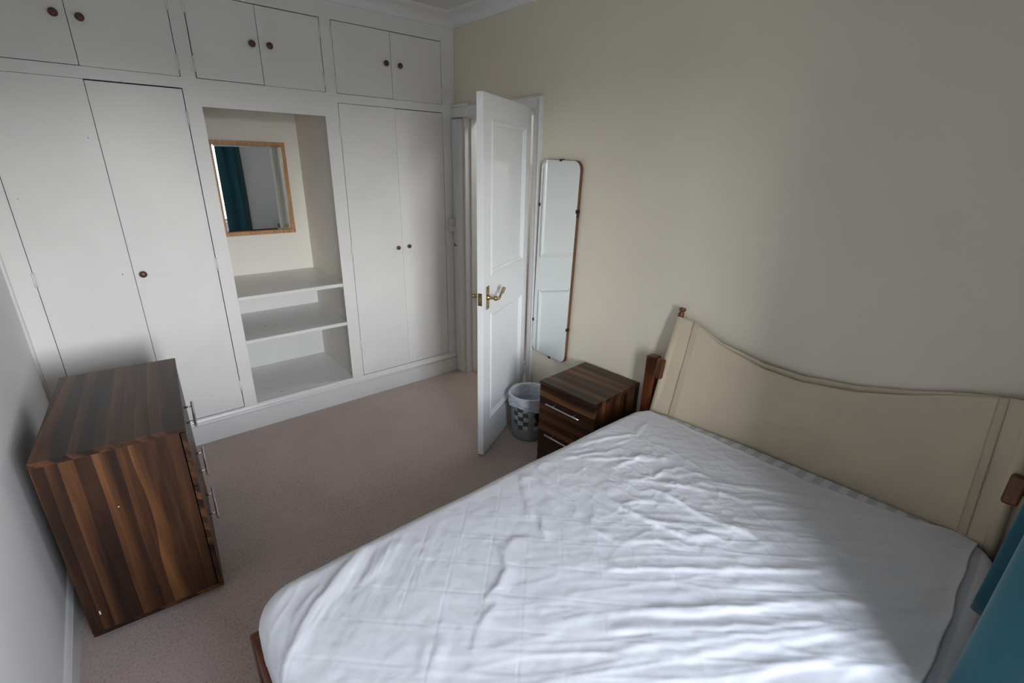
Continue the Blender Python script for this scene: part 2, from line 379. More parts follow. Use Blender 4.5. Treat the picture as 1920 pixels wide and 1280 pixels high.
# lock plate on the edge
lp = obj('lock_plate', nbx(L1, L1+.0025, -TH/2-.012, -TH/2+.012, .955, 1.025, .0008), BRASS, door)
bm = bmesh.new(); box(bm, L1+.0025, L1+.010, -TH/2-.006, -TH/2+.006, .984, 1.002, .003); obj('latch_bolt', bm, BRASS, lp)
for z in (.962, 1.018):
    bm = bmesh.new(); lathe(bm, [(.003, 0), (.002, .001)], (1, 0, 0), (L1+.0025, -TH/2, z), 10); obj('screw', bm, IRON, lp)
def lever(yf, s, name_parent):
    xc = .659
    bp = obj('handle_plate', nbx(xc-.019, xc+.019, yf, yf+s*.004, .925, 1.055, .0015), BRASS, name_parent)
    for z in (.938, 1.043):
        bm = bmesh.new(); lathe(bm, [(.0035, 0), (.0025, .0012)], (0, s, 0), (xc, yf+s*.004, z), 10); obj('screw', bm, IRON, bp)
    bm = bmesh.new()
    lathe(bm, [(.016, 0), (.015, .005), (.010, .010), (.0085, .020), (.0085, .040), (.011, .046)], (0, s, 0), (xc, yf+s*.004, .992), 20)
    pts = [(xc, .992), (xc-.014, .989), (xc-.030, .982), (xc-.046, .981), (xc-.060, .990), (xc-.074, 1.003), (xc-.086, 1.010)]
    tube(bm, [(x, yf+s*.050, z) for x, z in pts], [.010, .0085, .008, .0085, .0075, .006, .0055], 12)
    lathe(bm, [(.012, -.01), (.014, -.005), (.014, .004), (.008, .010)], (0, s, 0), (xc-.001, yf+s*.050, .992), 16)
    obj('lever', bm, BRASS, bp)
    # leaf-shaped tip
    bm = bmesh.new(); leaf = [(0, -.007), (.012, -.018), (.026, -.020), (.040, -.012), (.060, 0), (.042, .010), (.026, .018), (.010, .016), (0, .007)]
    fr = [bm.verts.new((xc-.083-a, yf+s*(.047), 1.011+b+a*.15)) for a, b in leaf]; bk = [bm.verts.new((xc-.083-a, yf+s*(.053), 1.011+b+a*.15)) for a, b in leaf]
    bm.faces.new(fr); bm.faces.new(bk)
    for i in range(len(leaf)): j = (i+1) % len(leaf); bm.faces.new((fr[i], fr[j], bk[j], bk[i]))
    obj('leaf_tip', bm, BRASS, bp)
lever(0, 1, door); lever(-TH, -1, door)
for z in (.31, 1.63):
    bm = bmesh.new()
    for k in range(5): lathe(bm, [(.0065, .0008), (.0065, .0192)], (0, 0, 1), (0, -.004, z-.05+k*.02), 12)
    box(bm, .004, .035, -.0015, .0012, z-.048, z+.048, .0004)
    obj('door_hinge', bm, TRIMW, door)

# ---------------------------------------------------------------- fitted cupboards
SX = [LX, -1.6305, -.90, 0.0]; ZT = 2.035; FT = .022
def cup_door(par, x0, x1, z0, z1, gl, gr, gt, gb, hinge=None, hz=(), dy=0.0):
    """door between x0,x1; gaps on every side"""
    gl, gr, gt, gb = [g_*1.3 if g_ > .0015 else g_ for g_ in (gl, gr, gt, gb)]
    d_ = obj('door', nbx(x0+gl, x1-gr, -.0005+dy, FT+dy, z0+gb, z1-gt, .0012, 1), WHITE, par)
    for z in hz:
        hx = x0+gl*.4 if hinge == 'l' else x1-gr*.4
        bm = bmesh.new(); tube(bm, [(hx, -.003, z-.036), (hx, -.003, z+.036)], .0058, 8)
        box(bm, hx-.012, hx+.012, -.0026, .0, z-.034, z+.034, .0008)
        obj('hinge', bm, WHITE, d_)
    return d_
def knob(d_, x, z, sz=1.0):
    bm = bmesh.new(); s = sz
    lathe(bm, [(.0085*s, 0), (.0075*s, .007*s), (.010*s, .011*s), (.0165*s, .016*s), (.0175*s, .021*s), (.0150*s, .026*s), (.008*s, .029*s), (.002*s, .0295*s)], (0, -1, 0), (x, -.0005, z), 20)
    return obj('knob', bm, KNOB, d_)
def face_frame(par, x0, x1, z0, z1, ox0, ox1, oz0, oz1, dep=FT):
    bm = bmesh.new()
    for a in ((x0, ox0, z0, z1), (ox1, x1, z0, z1), (ox0, ox1, z0, oz0), (ox0, ox1, oz1, z1)):
        if a[1]-a[0] > 1e-4 and a[3]-a[2] > 1e-4: box(bm, a[0], a[1], 0, dep, a[2], a[3])
    return obj('face_frame', bm, WHITE, par)
def carcass(par, x0, x1, z0, z1, dpt=.60):
    obj('side_panel', nbx(x0+.001, x0+.017, FT, dpt, z0, z1), DARK, par); obj('side_panel', nbx(x1-.017, x1-.001, FT, dpt, z0, z1), DARK, par)
    obj('back_panel', nbx(x0+.017, x1-.017, dpt-.01, dpt, z0, z1), DARK, par)
    obj('base_panel', nbx(x0+.017, x1-.017, FT, dpt-.01, z0, z0+.012), DARK, par); obj('top_panel', nbx(x0+.017, x1-.017, FT, dpt-.01, z1-.012, z1), DARK, par)
zb = .168
# left wardrobe
w = empty('fitted_wardrobe', (0, 0, 0)); tag(w, 'tall white two-door fitted wardrobe left of the alcove, one brown knob, behind the walnut chest', 'wardrobe', 'fitted wardrobes')
face_frame(w, SX[0], SX[1], 0, ZT, -2.436, -1.667, zb, 2.010); carcass(w, SX[0], SX[1], .01, ZT)
d1 = cup_door(w, -2.436, -2.0555, zb, 2.010, .002, .0008, .0012, .004, 'l', (1.80, 1.108, .36))
d2 = cup_door(w, -2.0555, -1.667, zb, 2.010, .0012, .0030, .0045, .004, 'r', (1.867, 1.101, .323))
knob(d2, -2.017, 1.087)
for x, z, s in ((-2.102, 1.095, .0028), (-2.421+.02, 1.483, .002), (-2.094, 1.755, .0025)):
    bm = bmesh.new(); lathe(bm, [(s, 0), (s*.8, .0006)], (0, -1, 0), (x, -.0007, z), 10); obj('screw_hole', bm, SCUFF, d1)
bm = bmesh.new(); tube(bm, [(LX+.004, -.004, .16), (LX+.004, -.004, ZT)], .009, 8); obj('corner_bead', bm, TRIMW, w)
# right wardrobe
w = empty('fitted_wardrobe', (0, 0, 0)); tag(w, 'tall white two-door fitted wardrobe right of the alcove beside the doorway, two small knobs', 'wardrobe', 'fitted wardrobes')
face_frame(w, SX[2], SX[3]-.001, 0, ZT, -.861, -.104, zb, 2.010); carcass(w, SX[2], SX[3]-.002, .01, ZT)
d1 = cup_door(w, -.861, -.478, zb, 2.010, .0025, .0008, .0018, .003, 'l', (1.851, 1.102, .416))
d2 = cup_door(w, -.478, -.104, zb, 2.010, .0008, .0022, .0035, .003, 'r', (1.857, 1.11, .363), .0012)
knob(d1, -.517, 1.092, .85); knob(d2, -.430, 1.096, .85)
# alcove unit with shelves
a = empty('alcove_shelf_unit', (0, 0, 0)); tag(a, 'white open alcove with three deep shelves between the two wardrobes', 'shelf unit')
bm = bmesh.new()
for q in ((SX[1], -1.594, 0, ZT), (-.940, SX[2], 0, ZT), (-1.594, -.940, 0, .150), (-1.594, -.940, 1.929, ZT)): box(bm, q[0], q[1], 0, FT, q[2], q[3])
obj('face_frame', bm, WHITE, a)
obj('side_panel', nbx(SX[1]+.0175, -1.594-.002, FT, BY-.001, .01, ZT-.01), WHITE, a)
ALC = paint('alcove_cream_panel', (.80, .76, .69), .5, .03)
obj('side_panel', nbx(-.924, SX[2]-.0015, FT, BY-.001, .01, ZT-.01), ALC, a)
obj('top_panel', nbx(-1.596, -.924, FT, BY-.001, 1.975, ZT-.012), CREAM, a)
obj('back_panel', nbx(-1.596, -.9245, BY-.012, BY-.001, .15, .872), WHITE, a)
def shelf(zt, y0, nos):
    s_ = obj('shelf', nbx(-1.5955, -.9245, y0, BY-.013, zt-.020, zt, .0015), WHITE, a)
    if nos:
        bm = bmesh.new(); prism(bm, [(0, -.022), (.004, -.024), (.007, -.016), (.005, -.012), (.009, -.008), (.009, -.002), (.004, .001), (0, .001)], [((-1.592, y0, zt), (0, -1, 0), (0, 0, 1)), ((-.942, y0, zt), (0, -1, 0), (0, 0, 1))])
        obj('shelf_edging', bm, WHITE, s_)
        bm = bmesh.new(); box(bm, -.9245-.016, -.9245, y0+.035, BY-.05, zt-.047, zt-.0205, .002); obj('shelf_batten', bm, WHITE, s_)
        bm = bmesh.new(); box(bm, -1.5955, -1.58, y0+.035, BY-.05, zt-.047, zt-.0205, .002); obj('shelf_batten', bm, WHITE, s_)
    return s_
s1 = shelf(.884, .012, True); s2 = shelf(.604, .012, True); s3 = shelf(.170, .001, False)
for s_, lst in ((s2, ((-1.42, .24, .008), (-1.38, .27, .004), (-1.36, .22, .005))), (s3, ((-1.10, .12, .005), (-1.42, .08, .006), (-1.2, .3, .004))), (s1, ((-1.02, .20, .004), (-1.12, .14, .004)))):
    zt = {s1: .884, s2: .604, s3: .170}[s_]; 
    for x, y, r_ in lst: bm = bmesh.new(); lathe(bm, [(r_, 0), (r_*.6, .0005)], (0, 0, 1), (x, y, zt), 7); obj('paint_chip', bm, GREYLINE, s_)
bm = bmesh.new()      # small beads lining the alcove opening
box(bm, -.946, -.940+.0002, -.004, .0, .152, 1.929, .001); obj('edge_bead', bm, WHITE, a)
# overhead cupboards
oc = [('white two-door overhead cupboard above the left wardrobe, at the top left corner', SX[0], SX[1], -2.45, -1.664, -2.0565, (-2.1, 2.260), (-2.012, 2.257), (.0012, .0025)),
      ('white two-door overhead cupboard above the alcove with the oak mirror', SX[1], SX[2], -1.597, -.926, -1.268, (-1.307, 2.256), (-1.218, 2.259), (.0035, .0030)),
      ('white two-door overhead cupboard above the right wardrobe, next to the cream wall', SX[2], SX[3]-.001, -.860, -.106, -.484, (-.526, 2.263), (-.429, 2.260), (.0022, .0025))]
for lab, x0, x1, a0, a1, xm, k1, k2, g in oc:
    w = empty('overhead_cupboard', (0, 0, ZT)); w.location = (0, 0, 0); tag(w, lab, 'cupboard', 'overhead cupboards')
    face_frame(w, x0, x1, ZT, CZ-.002, a0, a1, 2.061, 2.449); carcass(w, x0, x1, ZT+.0005, CZ-.01)
    dl = cup_door(w, a0, xm, 2.061, 2.449, g[0], .0012, .0028, .0022, 'l', (2.126, 2.385)); dr = cup_door(w, xm, a1, 2.061, 2.449, .0012, g[1], .0035, .0015, 'r', (2.126, 2.385))
    knob(dl, *k1); knob(dr, *k2)
sw = empty('switch_box', (-.043, 0, 1.229)); tag(sw, 'small square white switch box on the cupboard edge beside the doorway', 'switch')
obj('back_box', nbx(-.043, .036, -.030, 0, -.046, .046, .002), SWITCH, sw); obj('face_plate', nbx(-.045, .038, -.036, -.030, -.048, .048, .002), SWITCH, sw)
bm = bmesh.new(); lathe(bm, [(.016, 0), (.015, .003), (.012, .004)], (0, -1, 0), (-.003, -.036, 0), 20); obj('dial', bm, SWITCH, sw)
for x in (-.033, .027):
    bm = bmesh.new(); lathe(bm, [(.003, 0), (.002, .001)], (0, -1, 0), (x, -.036, 0), 10); obj('screw', bm, IRON, sw)

# oak mirror on the alcove back wall
my = BY-.001
mo = empty('oak_framed_mirror', (-1.265, my, 1.165)); tag(mo, 'rectangular mirror in honey oak frame hanging in the white alcove', 'mirror')
mw, mh, fw, ft = .475, .62, .026, .028
for nm, x0, x1, z0, z1, sh in (('frame_rail', -mw/2, mw/2, 0, fw, 0), ('frame_rail', -mw/2, mw/2, mh-fw, mh, 0), ('frame_stile', -mw/2, -mw/2+fw, 0, mh, 1), ('frame_stile', mw/2-fw, mw/2, 0, mh, 1)):
    bm = bmesh.new(); vs = []
    if sh:
        s_ = 1 if x0 < 0 else -1; xo = x0 if x0 < 0 else x1; xi = x1 if x0 < 0 else x0
        pts = [(xo, 0), (xi, fw), (xi, mh-fw), (xo, mh)]
    else:
        lo_ = z0 == 0; zo_ = 0 if lo_ else mh; zi_ = fw if lo_ else mh-fw
        pts = [(-mw/2, zo_), (mw/2, zo_), (mw/2-fw, zi_), (-mw/2+fw, zi_)]
    f = [bm.verts.new((x, -ft, z)) for x, z in pts]; b_ = [bm.verts.new((x, 0, z)) for x, z in pts]
    bm.faces.new(f); bm.faces.new(b_)
    for i in range(4): bm.faces.new((f[i], f[(i+1) % 4], b_[(i+1) % 4], b_[i]))
    bmesh.ops.bevel(bm, geom=bm.edges[:], offset=.0015, segments=1, affect='EDGES'); obj(nm, bm, OAK, mo)
bm = bmesh.new()     # bevelled glass
X_, Z_ = mw/2-fw+.002, mh-fw+.002; zz = fw-.002; bv = .014
o4 = [(-X_, zz), (X_, zz), (X_, Z_), (-X_, Z_)]; i4 = [(-X_+bv, zz+bv), (X_-bv, zz+bv), (X_-bv, Z_-bv), (-X_+bv, Z_-bv)]
A_ = [bm.verts.new((x, -.0155, z)) for x, z in o4]; B_ = [bm.verts.new((x, -.0170, z)) for x, z in i4]; Cc = [bm.verts.new((x, -.012, z)) for x, z in o4]
bm.faces.new(B_); bm.faces.new(Cc)
for i in range(4): bm.faces.new((A_[i], A_[(i+1) % 4], B_[(i+1) % 4], B_[i])); bm.faces.new((A_[i], A_[(i+1) % 4], Cc[(i+1) % 4], Cc[i]))
obj('mirror_glass', bm, MIRR, mo)
bm = nbx(X_-.052, X_-.018, -.0178, -.0171, zz+.014, zz+.036); obj('mark', bm, plain('brown_mark', (.22, .15, .07), .6), mo)['label'] = 'small brown sticker'  # thin brown rectangle just in front of the glass

# ---------------------------------------------------------------- long frameless wall mirror
lm = empty('wall_mirror', (-.004, -1.094, .475)); lm.rotation_euler = (math.radians(1.5), 0, 0)
tag(lm, 'tall narrow frameless mirror with rounded corners on the cream wall beside the door', 'mirror')
def rrect(w_, h_, r_, n=8):
    o = []
    for cx, cz, a0 in ((w_/2-r_, h_-r_, 0), (-w_/2+r_, h_-r_, 90), (-w_/2+r_, r_, 180), (w_/2-r_, r_, 270)):
        for k in range(n+1): t_ = math.radians(a0+90*k/n); o.append((cx+r_*math.cos(t_), cz+r_*math.sin(t_)))
    return o
def slab(w_, h_, r_, x0, x1, bev=0, off=0):
    bm = bmesh.new(); oo = rrect(w_, h_, r_); N = len(oo)
    if bev:
        ii = [(y*(1-2*bev/w_), bev+z*(1-2*bev/h_)) for y, z in oo]
        A = [bm.verts.new((x0, y, z+off)) for y, z in oo]; B = [bm.verts.new((x0-.0012, y, z+off)) for y, z in ii]; D = [bm.verts.new((x1, y, z+off)) for y, z in oo]
        bm.faces.new(B); bm.faces.new(D)
        for i in range(N): j = (i+1) % N; bm.faces.new((A[i], A[j], B[j], B[i])); bm.faces.new((A[i], A[j], D[j], D[i]))
    else:
        A = [bm.verts.new((x0, y, z+off)) for y, z in oo]; D = [bm.verts.new((x1, y, z+off)) for y, z in oo]; bm.faces.new(A); bm.faces.new(D)
        for i in range(N): j = (i+1) % N; bm.faces.new((A[i], A[j], D[j], D[i]))
    return bm
GW, GH = .310, 1.232
obj('backing_board', slab(GW+.004, GH+.004, .05, -.019, 0, 0, -.002), BROWNB, lm)
obj('mirror_glass', slab(GW, GH, .05, -.0235, -.0192, .012), MIRR, lm)
for y, z in ((GW/2, .97), (-GW/2, .96), (GW/2, .22), (-GW/2, .235), (0, GH), (-.02, 0)):
    ex = (.006, .010) if y in (GW/2, -GW/2) else (.010, .006)
    obj('mirror_clip', nbx(-.027, -.002, y-ex[0], y+ex[0], z-ex[1], z+ex[1], .002), IRON, lm)
bm = bmesh.new(); tube(bm, [(0, 0, 0), (-.022, 0, 0)], .003, 8)
tube(bm, [(-.022, .010*math.cos(t_), -.004+.010*math.sin(t_)) for t_ in [k*2*PI/16 for k in range(17)]], .003, 8)
hk = tag(obj('wall_hook', bm, IRON), 'small dark ring hook in the cream wall right of the long mirror', 'hook'); hk.location = (0, -1.272, 1.412)

# ---------------------------------------------------------------- walnut drawer units (front toward local +x)
def bar_handle(par, x, yc, z, ln, so=.030):
    bm = bmesh.new(); tube(bm, [(x+so, yc-ln/2, z), (x+so, yc+ln/2, z)], .0055, 12)
    for s_ in (-1, 1): tube(bm, [(x, yc+s_*(ln/2-.045), z), (x+so, yc+s_*(ln/2-.045), z)], .004, 10)
    return obj('handle', bm, STEEL, par)
def drawer_unit(name, loc, rz, Wd, Ln, H, base, seams, hzs, hl_, label, cat, feet):
    e_ = empty(name, loc, rz); tag(e_, label, cat)
    x0, x1, y0, y1 = -Wd/2, Wd/2, -Ln/2, Ln/2; tt = .020
    obj('top', nbx(x0, x1+.002, y0-.002, y1+.002, H-tt, H, .0012), WAL[1], e_)
    for ya, yb in ((y0, y0+.016), (y1-.016, y1)): obj('side_panel', nbx(x0, x1-.020, ya, yb, base+.016, H-tt, .0006), WAL[2], e_)
    obj('back_panel', nbx(x0, x0+.006, y0+.0165, y1-.0165, base+.016, H-tt-.0005), WAL[2], e_)
    obj('base_board', nbx(x0, x1+.002, y0-.001, y1+.001, base, base+.0155, .001), WAL[1], e_)
    obj('inner_box', nbx(x0+.03, x1-.030, y0+.0165, y1-.0165, base+.02, H-tt-.001), DARK, e_)
    for (za, zb_), hz in zip(seams, hzs):
        dr = obj('drawer_front', nbx(x1-.0165, x1+.0, y0+.001, y1-.001, za, zb_, .0012), WAL[1], e_)
        bar_handle(dr, x1, 0, hz, hl_)
    if feet:
        for sx_ in (x0+.06, x1-.05):
            for sy_ in (y0+.09, y1-.09): obj('foot', nbx(sx_-.018, sx_+.018, sy_-.018, sy_+.018, 0, base, .003), BLACK, e_)
    else:
        obj('plinth', nbx(x0+.02, x1-.02, y0+.02, y1-.02, 0, base, 0), WAL[1], e_)
    return e_
ch = drawer_unit('chest_of_drawers', (-2.234, -.905, 0), math.radians(-4.3), .415, .765, .772, .022,
            ((.517, .748), (.280, .513), (.0385, .276)), (.640, .400, .170), .25,
            'walnut effect three-drawer chest against the pale grey left wall', 'chest of drawers', True)
for x, z, dx in ((-.03, .53, 0), (-.17, .12, .004)): obj('chipped_fleck', nbx(x-.002, x+.002, -.3835, -.3826, z-.002-dx, z+.002+dx*2), TRIMW, ch)
bs = drawer_unit('bedside_cabinet', (-.214, -1.632, 0), math.radians(3.4)+PI, .405, .385, .546, .030,
            ((.288, .522), (.050, .284)), (.436, .240), .235,
            'walnut effect two-drawer bedside cabinet between the bin and the bed', 'bedside cabinet', False)

# ---------------------------------------------------------------- waste bin
bn = empty('waste_bin', (-.243, -1.170, 0)); tag(bn, 'grey chequered waste bin with plastic liner between door and bedside cabinet', 'bin')
HB, RB, RT = .306, .108, .128
R = lambda z: RB+(RT-RB)*z/HB
bm = bmesh.new(); lathe(bm, [(RB-.01, .0), (RB, .004), (RB+.002, .012), (R(.015), .016), (R(HB), HB), (R(HB)-.002, HB), (R(.016)-.002, .016), (RB-.012, .012)], seg=48)
obj('bin_body', bm, BING, bn)
bm = bmesh.new(); nseg = 18; rows = [(.10+.034*i) for i in range(4)]
def patch(bm, z0, z1, a0, a1, mat, off=.0012):
    P = []
    for k in range(5):
        t_ = a0+(a1-a0)*k/4
        P.append((bm.verts.new(((R(z0)+off)*math.cos(t_), (R(z0)+off)*math.sin(t_), z0)), bm.verts.new(((R(z1)+off)*math.cos(t_), (R(z1)+off)*math.sin(t_), z1))))
    for p, q in zip(P, P[1:]): f = bm.faces.new((p[0], q[0], q[1], p[1])); f.material_index = mat; f.smooth = True
base_a = math.radians(215)
for i in range(5):
    for j in range(-5, 6):
        if abs(j) > 4-(1 if i in (0, 4) else 0): continue
        a0 = base_a+j*.30+.03*math.sin(i*2.1+j)+ .5; z0 = .085+i*.032
        if (j % 5) == 4: continue
        bm = bmesh.new(); patch(bm, z0, z0+.032, a0, a0+.30, 0); obj('printed_square', bm, (BINL, BIND)[(i+j) % 2], bn)
bm = bmesh.new()
for k in range(1, 9):
    t0, t1 = (k-1)/8*PI, k/8*PI
    patch(bm, .185-.045*math.cos(t0), .185-.045*math.cos(t1), math.radians(262)-.28*max(.15, math.sin((t0+t1)/2)), math.radians(262)+.28*max(.15, math.sin((t0+t1)/2)), 0, .002)
obj('black_disc_print', bm, BLACK, bn)['label'] = 'large black round print'
# liner: outside skirt, over the rim, down inside
nA, nP = 120, 26; th_ = np.linspace(0, 2*PI, nA+1); prof = []
for k in range(nP):
    s_ = k/(nP-1)
    if s_ < .42: prof.append((.006, -.075*(1-s_/.42)))
    elif s_ < .55: q = (s_-.42)/.13*PI; prof.append((-.001+.007*math.cos(q), .006*math.sin(q)+.001))
    else: q = (s_-.55)/.45; prof.append((-.012-.020*q, -.22*q))
pr_ = np.array(prof); TT, KK = np.meshgrid(th_, np.arange(nP), indexing='ij')
rad = np.array([R(HB)]*nP)[KK] + pr_[KK, 0]; zz_ = HB + pr_[KK, 1]
wr = .0035*fbm(np.cos(TT)*3+5, np.sin(TT)*3+KK*.45+5, 4, 3); lowm = np.clip((11-KK)/11, 0, 1)
rad = rad + np.abs(wr)*1.6 + lowm*.003*np.sin(TT*9) ; rad[:, :11] = np.maximum(rad[:, :11], (RB+(RT-RB)*(zz_/HB))[:, :11]+.0035)
zz_ = zz_ + lowm*.014*np.sin(TT*2+1.0) + .003*wr/.0035*lowm
rad = np.where(KK > 14, np.minimum(rad, (RB+(RT-RB)*zz_/HB)-.006), rad); rad[-1] = rad[0]; zz_[-1] = zz_[0]
grid_mesh('bin_liner', rad*np.cos(TT), rad*np.sin(TT), zz_, LINER, bn)

# ---------------------------------------------------------------- bed
bed = empty('double_bed', (-1.05, -2.62, 0)); tag(bed, 'dark red wooden double bed frame with slung canvas headboard against the cream wall', 'bed')
bo = Vector((-1.05, -2.62, 0))
def L(bm):
    for v in bm.verts: v.co -= bo
    return bm
XF, YL, YR = -2.052, -1.916, -3.335
RZ0, RZ1 = .235, .350
obj('side_rail', L(nbx(XF+.03, -.06, YL-.024, YL, RZ0, RZ1, .006)), RED, bed); obj('side_rail', L(nbx(XF+.03, -.06, YR, YR+.024, RZ0, RZ1, .006)), RED, bed)
obj('foot_rail', L(nbx(XF+.004, XF+.028, YL-.03, YR+.03, RZ0, RZ1+.0, .006)), RED, bed); obj('head_rail', L(nbx(-.075, -.05, YL-.03, YR+.03, RZ0, RZ1, .006)), RED, bed)
for y in (YL-.055, YR+.0): obj('leg', L(nbx(XF, XF+.055, y, y+.055, 0, RZ1-.004, .008)), RED, bed)
for k in range(9): obj('slat', L(nbx(-1.95+k*.215, -1.87+k*.215, YR+.03, YL-.03, RZ0+.035, RZ0+.050)), OAK, bed)
def post(y0, y1, dx=0):
    bm = bmesh.new(); box(bm, -.100, -.045, y0, y1, 0, .762, .007, 3)
    for v in bm.verts:
        if v.co.z > .74: v.co.z += .006*math.cos((v.co.x+.0725)/.0275*PI/2)
    for v in bm.verts: v.co.x += dx
    return obj('headboard_post', L(bm), RED, bed)
p1 = post(-1.955, -1.895); p2 = post(-3.378, -3.318, -.012)
def hb_pt(u, v):
    """canvas surface: u 0 left..1 right, v 0 bottom..1 top"""
    yb_, yt_ = -1.975-1.325*u, -2.012-1.243*u
    ys = np.array([-2.01, -2.10, -2.24, -2.444, -2.598, -2.785, -2.941, -3.073, -3.19, -3.26]); zs = np.array([.998, .990, .918, .866, .858, .884, .931, .984, 1.022, 1.030])
    zt = np.interp(-yt_, -ys, zs); zbt = .405
    z = zbt+(zt-zbt)*v; y = yb_+(yt_-yb_)*v
    hh = (z-.45)/.55
    xe = (-.132+.082*hh)*(1-u)+(-.046+.010*hh)*u
    x = xe + .040*np.sin(PI*u)**.8*(1-.5*v)
    return np.minimum(x, -.012), y, z
U, V = np.meshgrid(np.linspace(0, 1, 110), np.linspace(0, 1, 44), indexing='ij')
X, Y, Z = hb_pt(U, V)
ty = np.linspace(-2.0, -3.27, 200)
X = X + .0028*fbm(U*5+V*2, V*4, 3, 21) - .0022*np.abs(fbm(U*3+V*1.2, V*7-U*4, 2, 27)) - .004*np.exp(-((V-.90+.04*np.sin(U*PI))/.05)**2)*np.sin(PI*U)
hb = grid_mesh('headboard_canvas', X-bo.x, Y-bo.y, Z-bo.z, CANVAS, bed, .004)
# folded hem behind the top edge
U2, V2 = np.meshgrid(np.linspace(.10, .93, 90), np.linspace(0, 1, 6), indexing='ij')
X2, Y2, Z2 = hb_pt(U2, np.ones_like(V2)*1.0); bulge = np.sin(PI*(U2-.10)/.83)
X2 = np.minimum(X2+.013*bulge+.002, -.004); Z2 = Z2 - .05 + V2*(.052+.020*bulge)
grid_mesh('hem_fold', X2-bo.x, Y2-bo.y, Z2-bo.z, CANVAS, hb, .003)
# seam tapes beside the rods
for u0_, u1_ in ((.072, .094), (.922, .944)):
    U3, V3 = np.meshgrid(np.linspace(u0_, u1_, 5), np.linspace(.0, .998, 40), indexing='ij')
    X3, Y3, Z3 = hb_pt(U3, V3); grid_mesh('seam_tape', X3-.0055-bo.x, Y3-bo.y, Z3-bo.z, CANVAS2, hb, .0025)
    for uu_ in (u0_+.002, u1_-.002):
        bm = bmesh.new(); pts = []
        for v_ in np.linspace(0, .997, 26):
            a_, b_, c_ = hb_pt(np.array(uu_), np.array(v_)); pts.append((float(a_)-.0072, float(b_), float(c_)))
        tube(bm, pts, .0011, 6); obj('stitching', L(bm), CANVAS2, hb)
# rods inside round sleeves
for u_ in (.0, 1.0):
    p0 = np.array([float(q) for q in hb_pt(np.array(u_), np.array(0.))]); pt = np.array([float(q) for q in hb_pt(np.array(u_), np.array(1.))])
    dv = (pt-p0)/np.linalg.norm(pt-p0); sgn = -1 if u_ == 0 else 1; sh = np.array([0.004, sgn*.012, 0])
    bm = bmesh.new(); tube(bm, [tuple(p0+sh-dv*.05), tuple(pt+sh-dv*.001)], .0185, 20); obj('rod_sleeve', L(bm), CANVAS, hb)
    bm = bmesh.new(); q = pt+sh; lathe(bm, [(.0145, -.02), (.0145, .014), (.0120, .020), (.0125, .026), (.0165, .031), (.0170, .038), (.0150, .042), (.004, .044)], tuple(dv), tuple(q), 20); obj('rod_finial', L(bm), RED, bed)
# wooden clasps in front of the canvas, pegged to the posts
for yc, zc, xc, s_ in ((-2.012, .740, -.146, 1), (-3.275, .748, -.086, -1)):
    bm = bmesh.new(); t = bmesh.new()
    box(t, -.014, .014, -.024, .024, -.052, .052, .009, 3)
    for v in t.verts:
        v.co.y *= 1-.22*(v.co.z/.052)**2; v.co.x -= .006*(1-(v.co.z/.052)**2)
    merge(bm, t, Matrix.Rotation(math.radians(9), 3, 'Y'))
    for v in bm.verts: v.co += Vector((xc, yc, zc))
    tube(bm, [(xc+.004, yc+s_*.015, zc), (-.078, yc+s_*.042, zc-.004)], .011, 12); obj('headboard_clasp', L(bm), RED, bed)

# mattress (rounded box surface) and cover
MX0, MY0, MY1, MZB, MZT = -2.030, -1.932, -3.318, .290, .498
def headx(y): return np.interp(-y, [1.93, 2.1, 2.45, 2.85, 3.1, 3.32], [-.150, -.112, -.070, -.044, -.036, -.036])
def crown(x, y): return .022*np.clip(np.sin(PI*np.clip((x+2.03)/1.95, 0, 1)), 0, 1)**.6*np.clip(np.sin(PI*np.clip((y+3.32)/1.39, 0, 1)), 0, 1)**.6
def wrap(a, b, re, grow, sidedrop):
    """a,b unfolded coordinates -> surface point on the rounded mattress"""
    Rc = .115
    hx = headx(b); ia0, ia1 = MX0+Rc, hx-Rc; ib0, ib1 = MY1+Rc, MY0-Rc
    na, nb = np.clip(a, ia0, ia1), np.clip(b, ib0, ib1)
    da, db = a-na, b-nb; D = np.hypot(da, db); s = np.where(D > 1e-9, D, 1)
    ux, uy = da/s, db/s; re = re-.022*np.clip(ux, 0, 1); flat = Rc-re
    q = np.clip((D-flat)/re, 0, PI/2); hor = np.where(D < flat, D, flat+re*np.sin(q)); dz = np.where(D < flat, 0, re*(1-np.cos(q)))
    ext = np.clip(D-flat-re*PI/2, 0, sidedrop); dz = dz+ext
    x = na+ux*(hor+grow*np.clip(D/Rc, 0, 1)); y = nb+uy*(hor+grow*np.clip(D/Rc, 0, 1))
    return x, y, MZT+crown(x, y)-dz+grow*.8, ux, uy, np.clip(D/Rc, 0, 3)
mt = empty('mattress', (-1.05, -2.62, MZB)); tag(mt, 'white mattress with grey striped ticking lying on the double bed frame', 'mattress')
mb = Vector((-1.05, -2.62, MZB))
A, B = np.meshgrid(np.linspace(MX0-.17, .10, 150), np.linspace(MY1-.17, MY0+.17, 110), indexing='ij')
X, Y, Z, ux, uy, D = wrap(A, B, .055, 0, .16)
mm = grid_mesh('mattress_cover', X-mb.x, Y-mb.y, np.maximum(Z, MZB+.003)-mb.z, TICK, mt)
bm = bmesh.new(); t = bmesh.new(); box(bm, MX0+.05, -.21, MY1+.05, MY0-.05, MZB, MZB+.12, .02)
for v in bm.verts: v.co -= mb
obj('mattress_core', bm, TICK, mt)

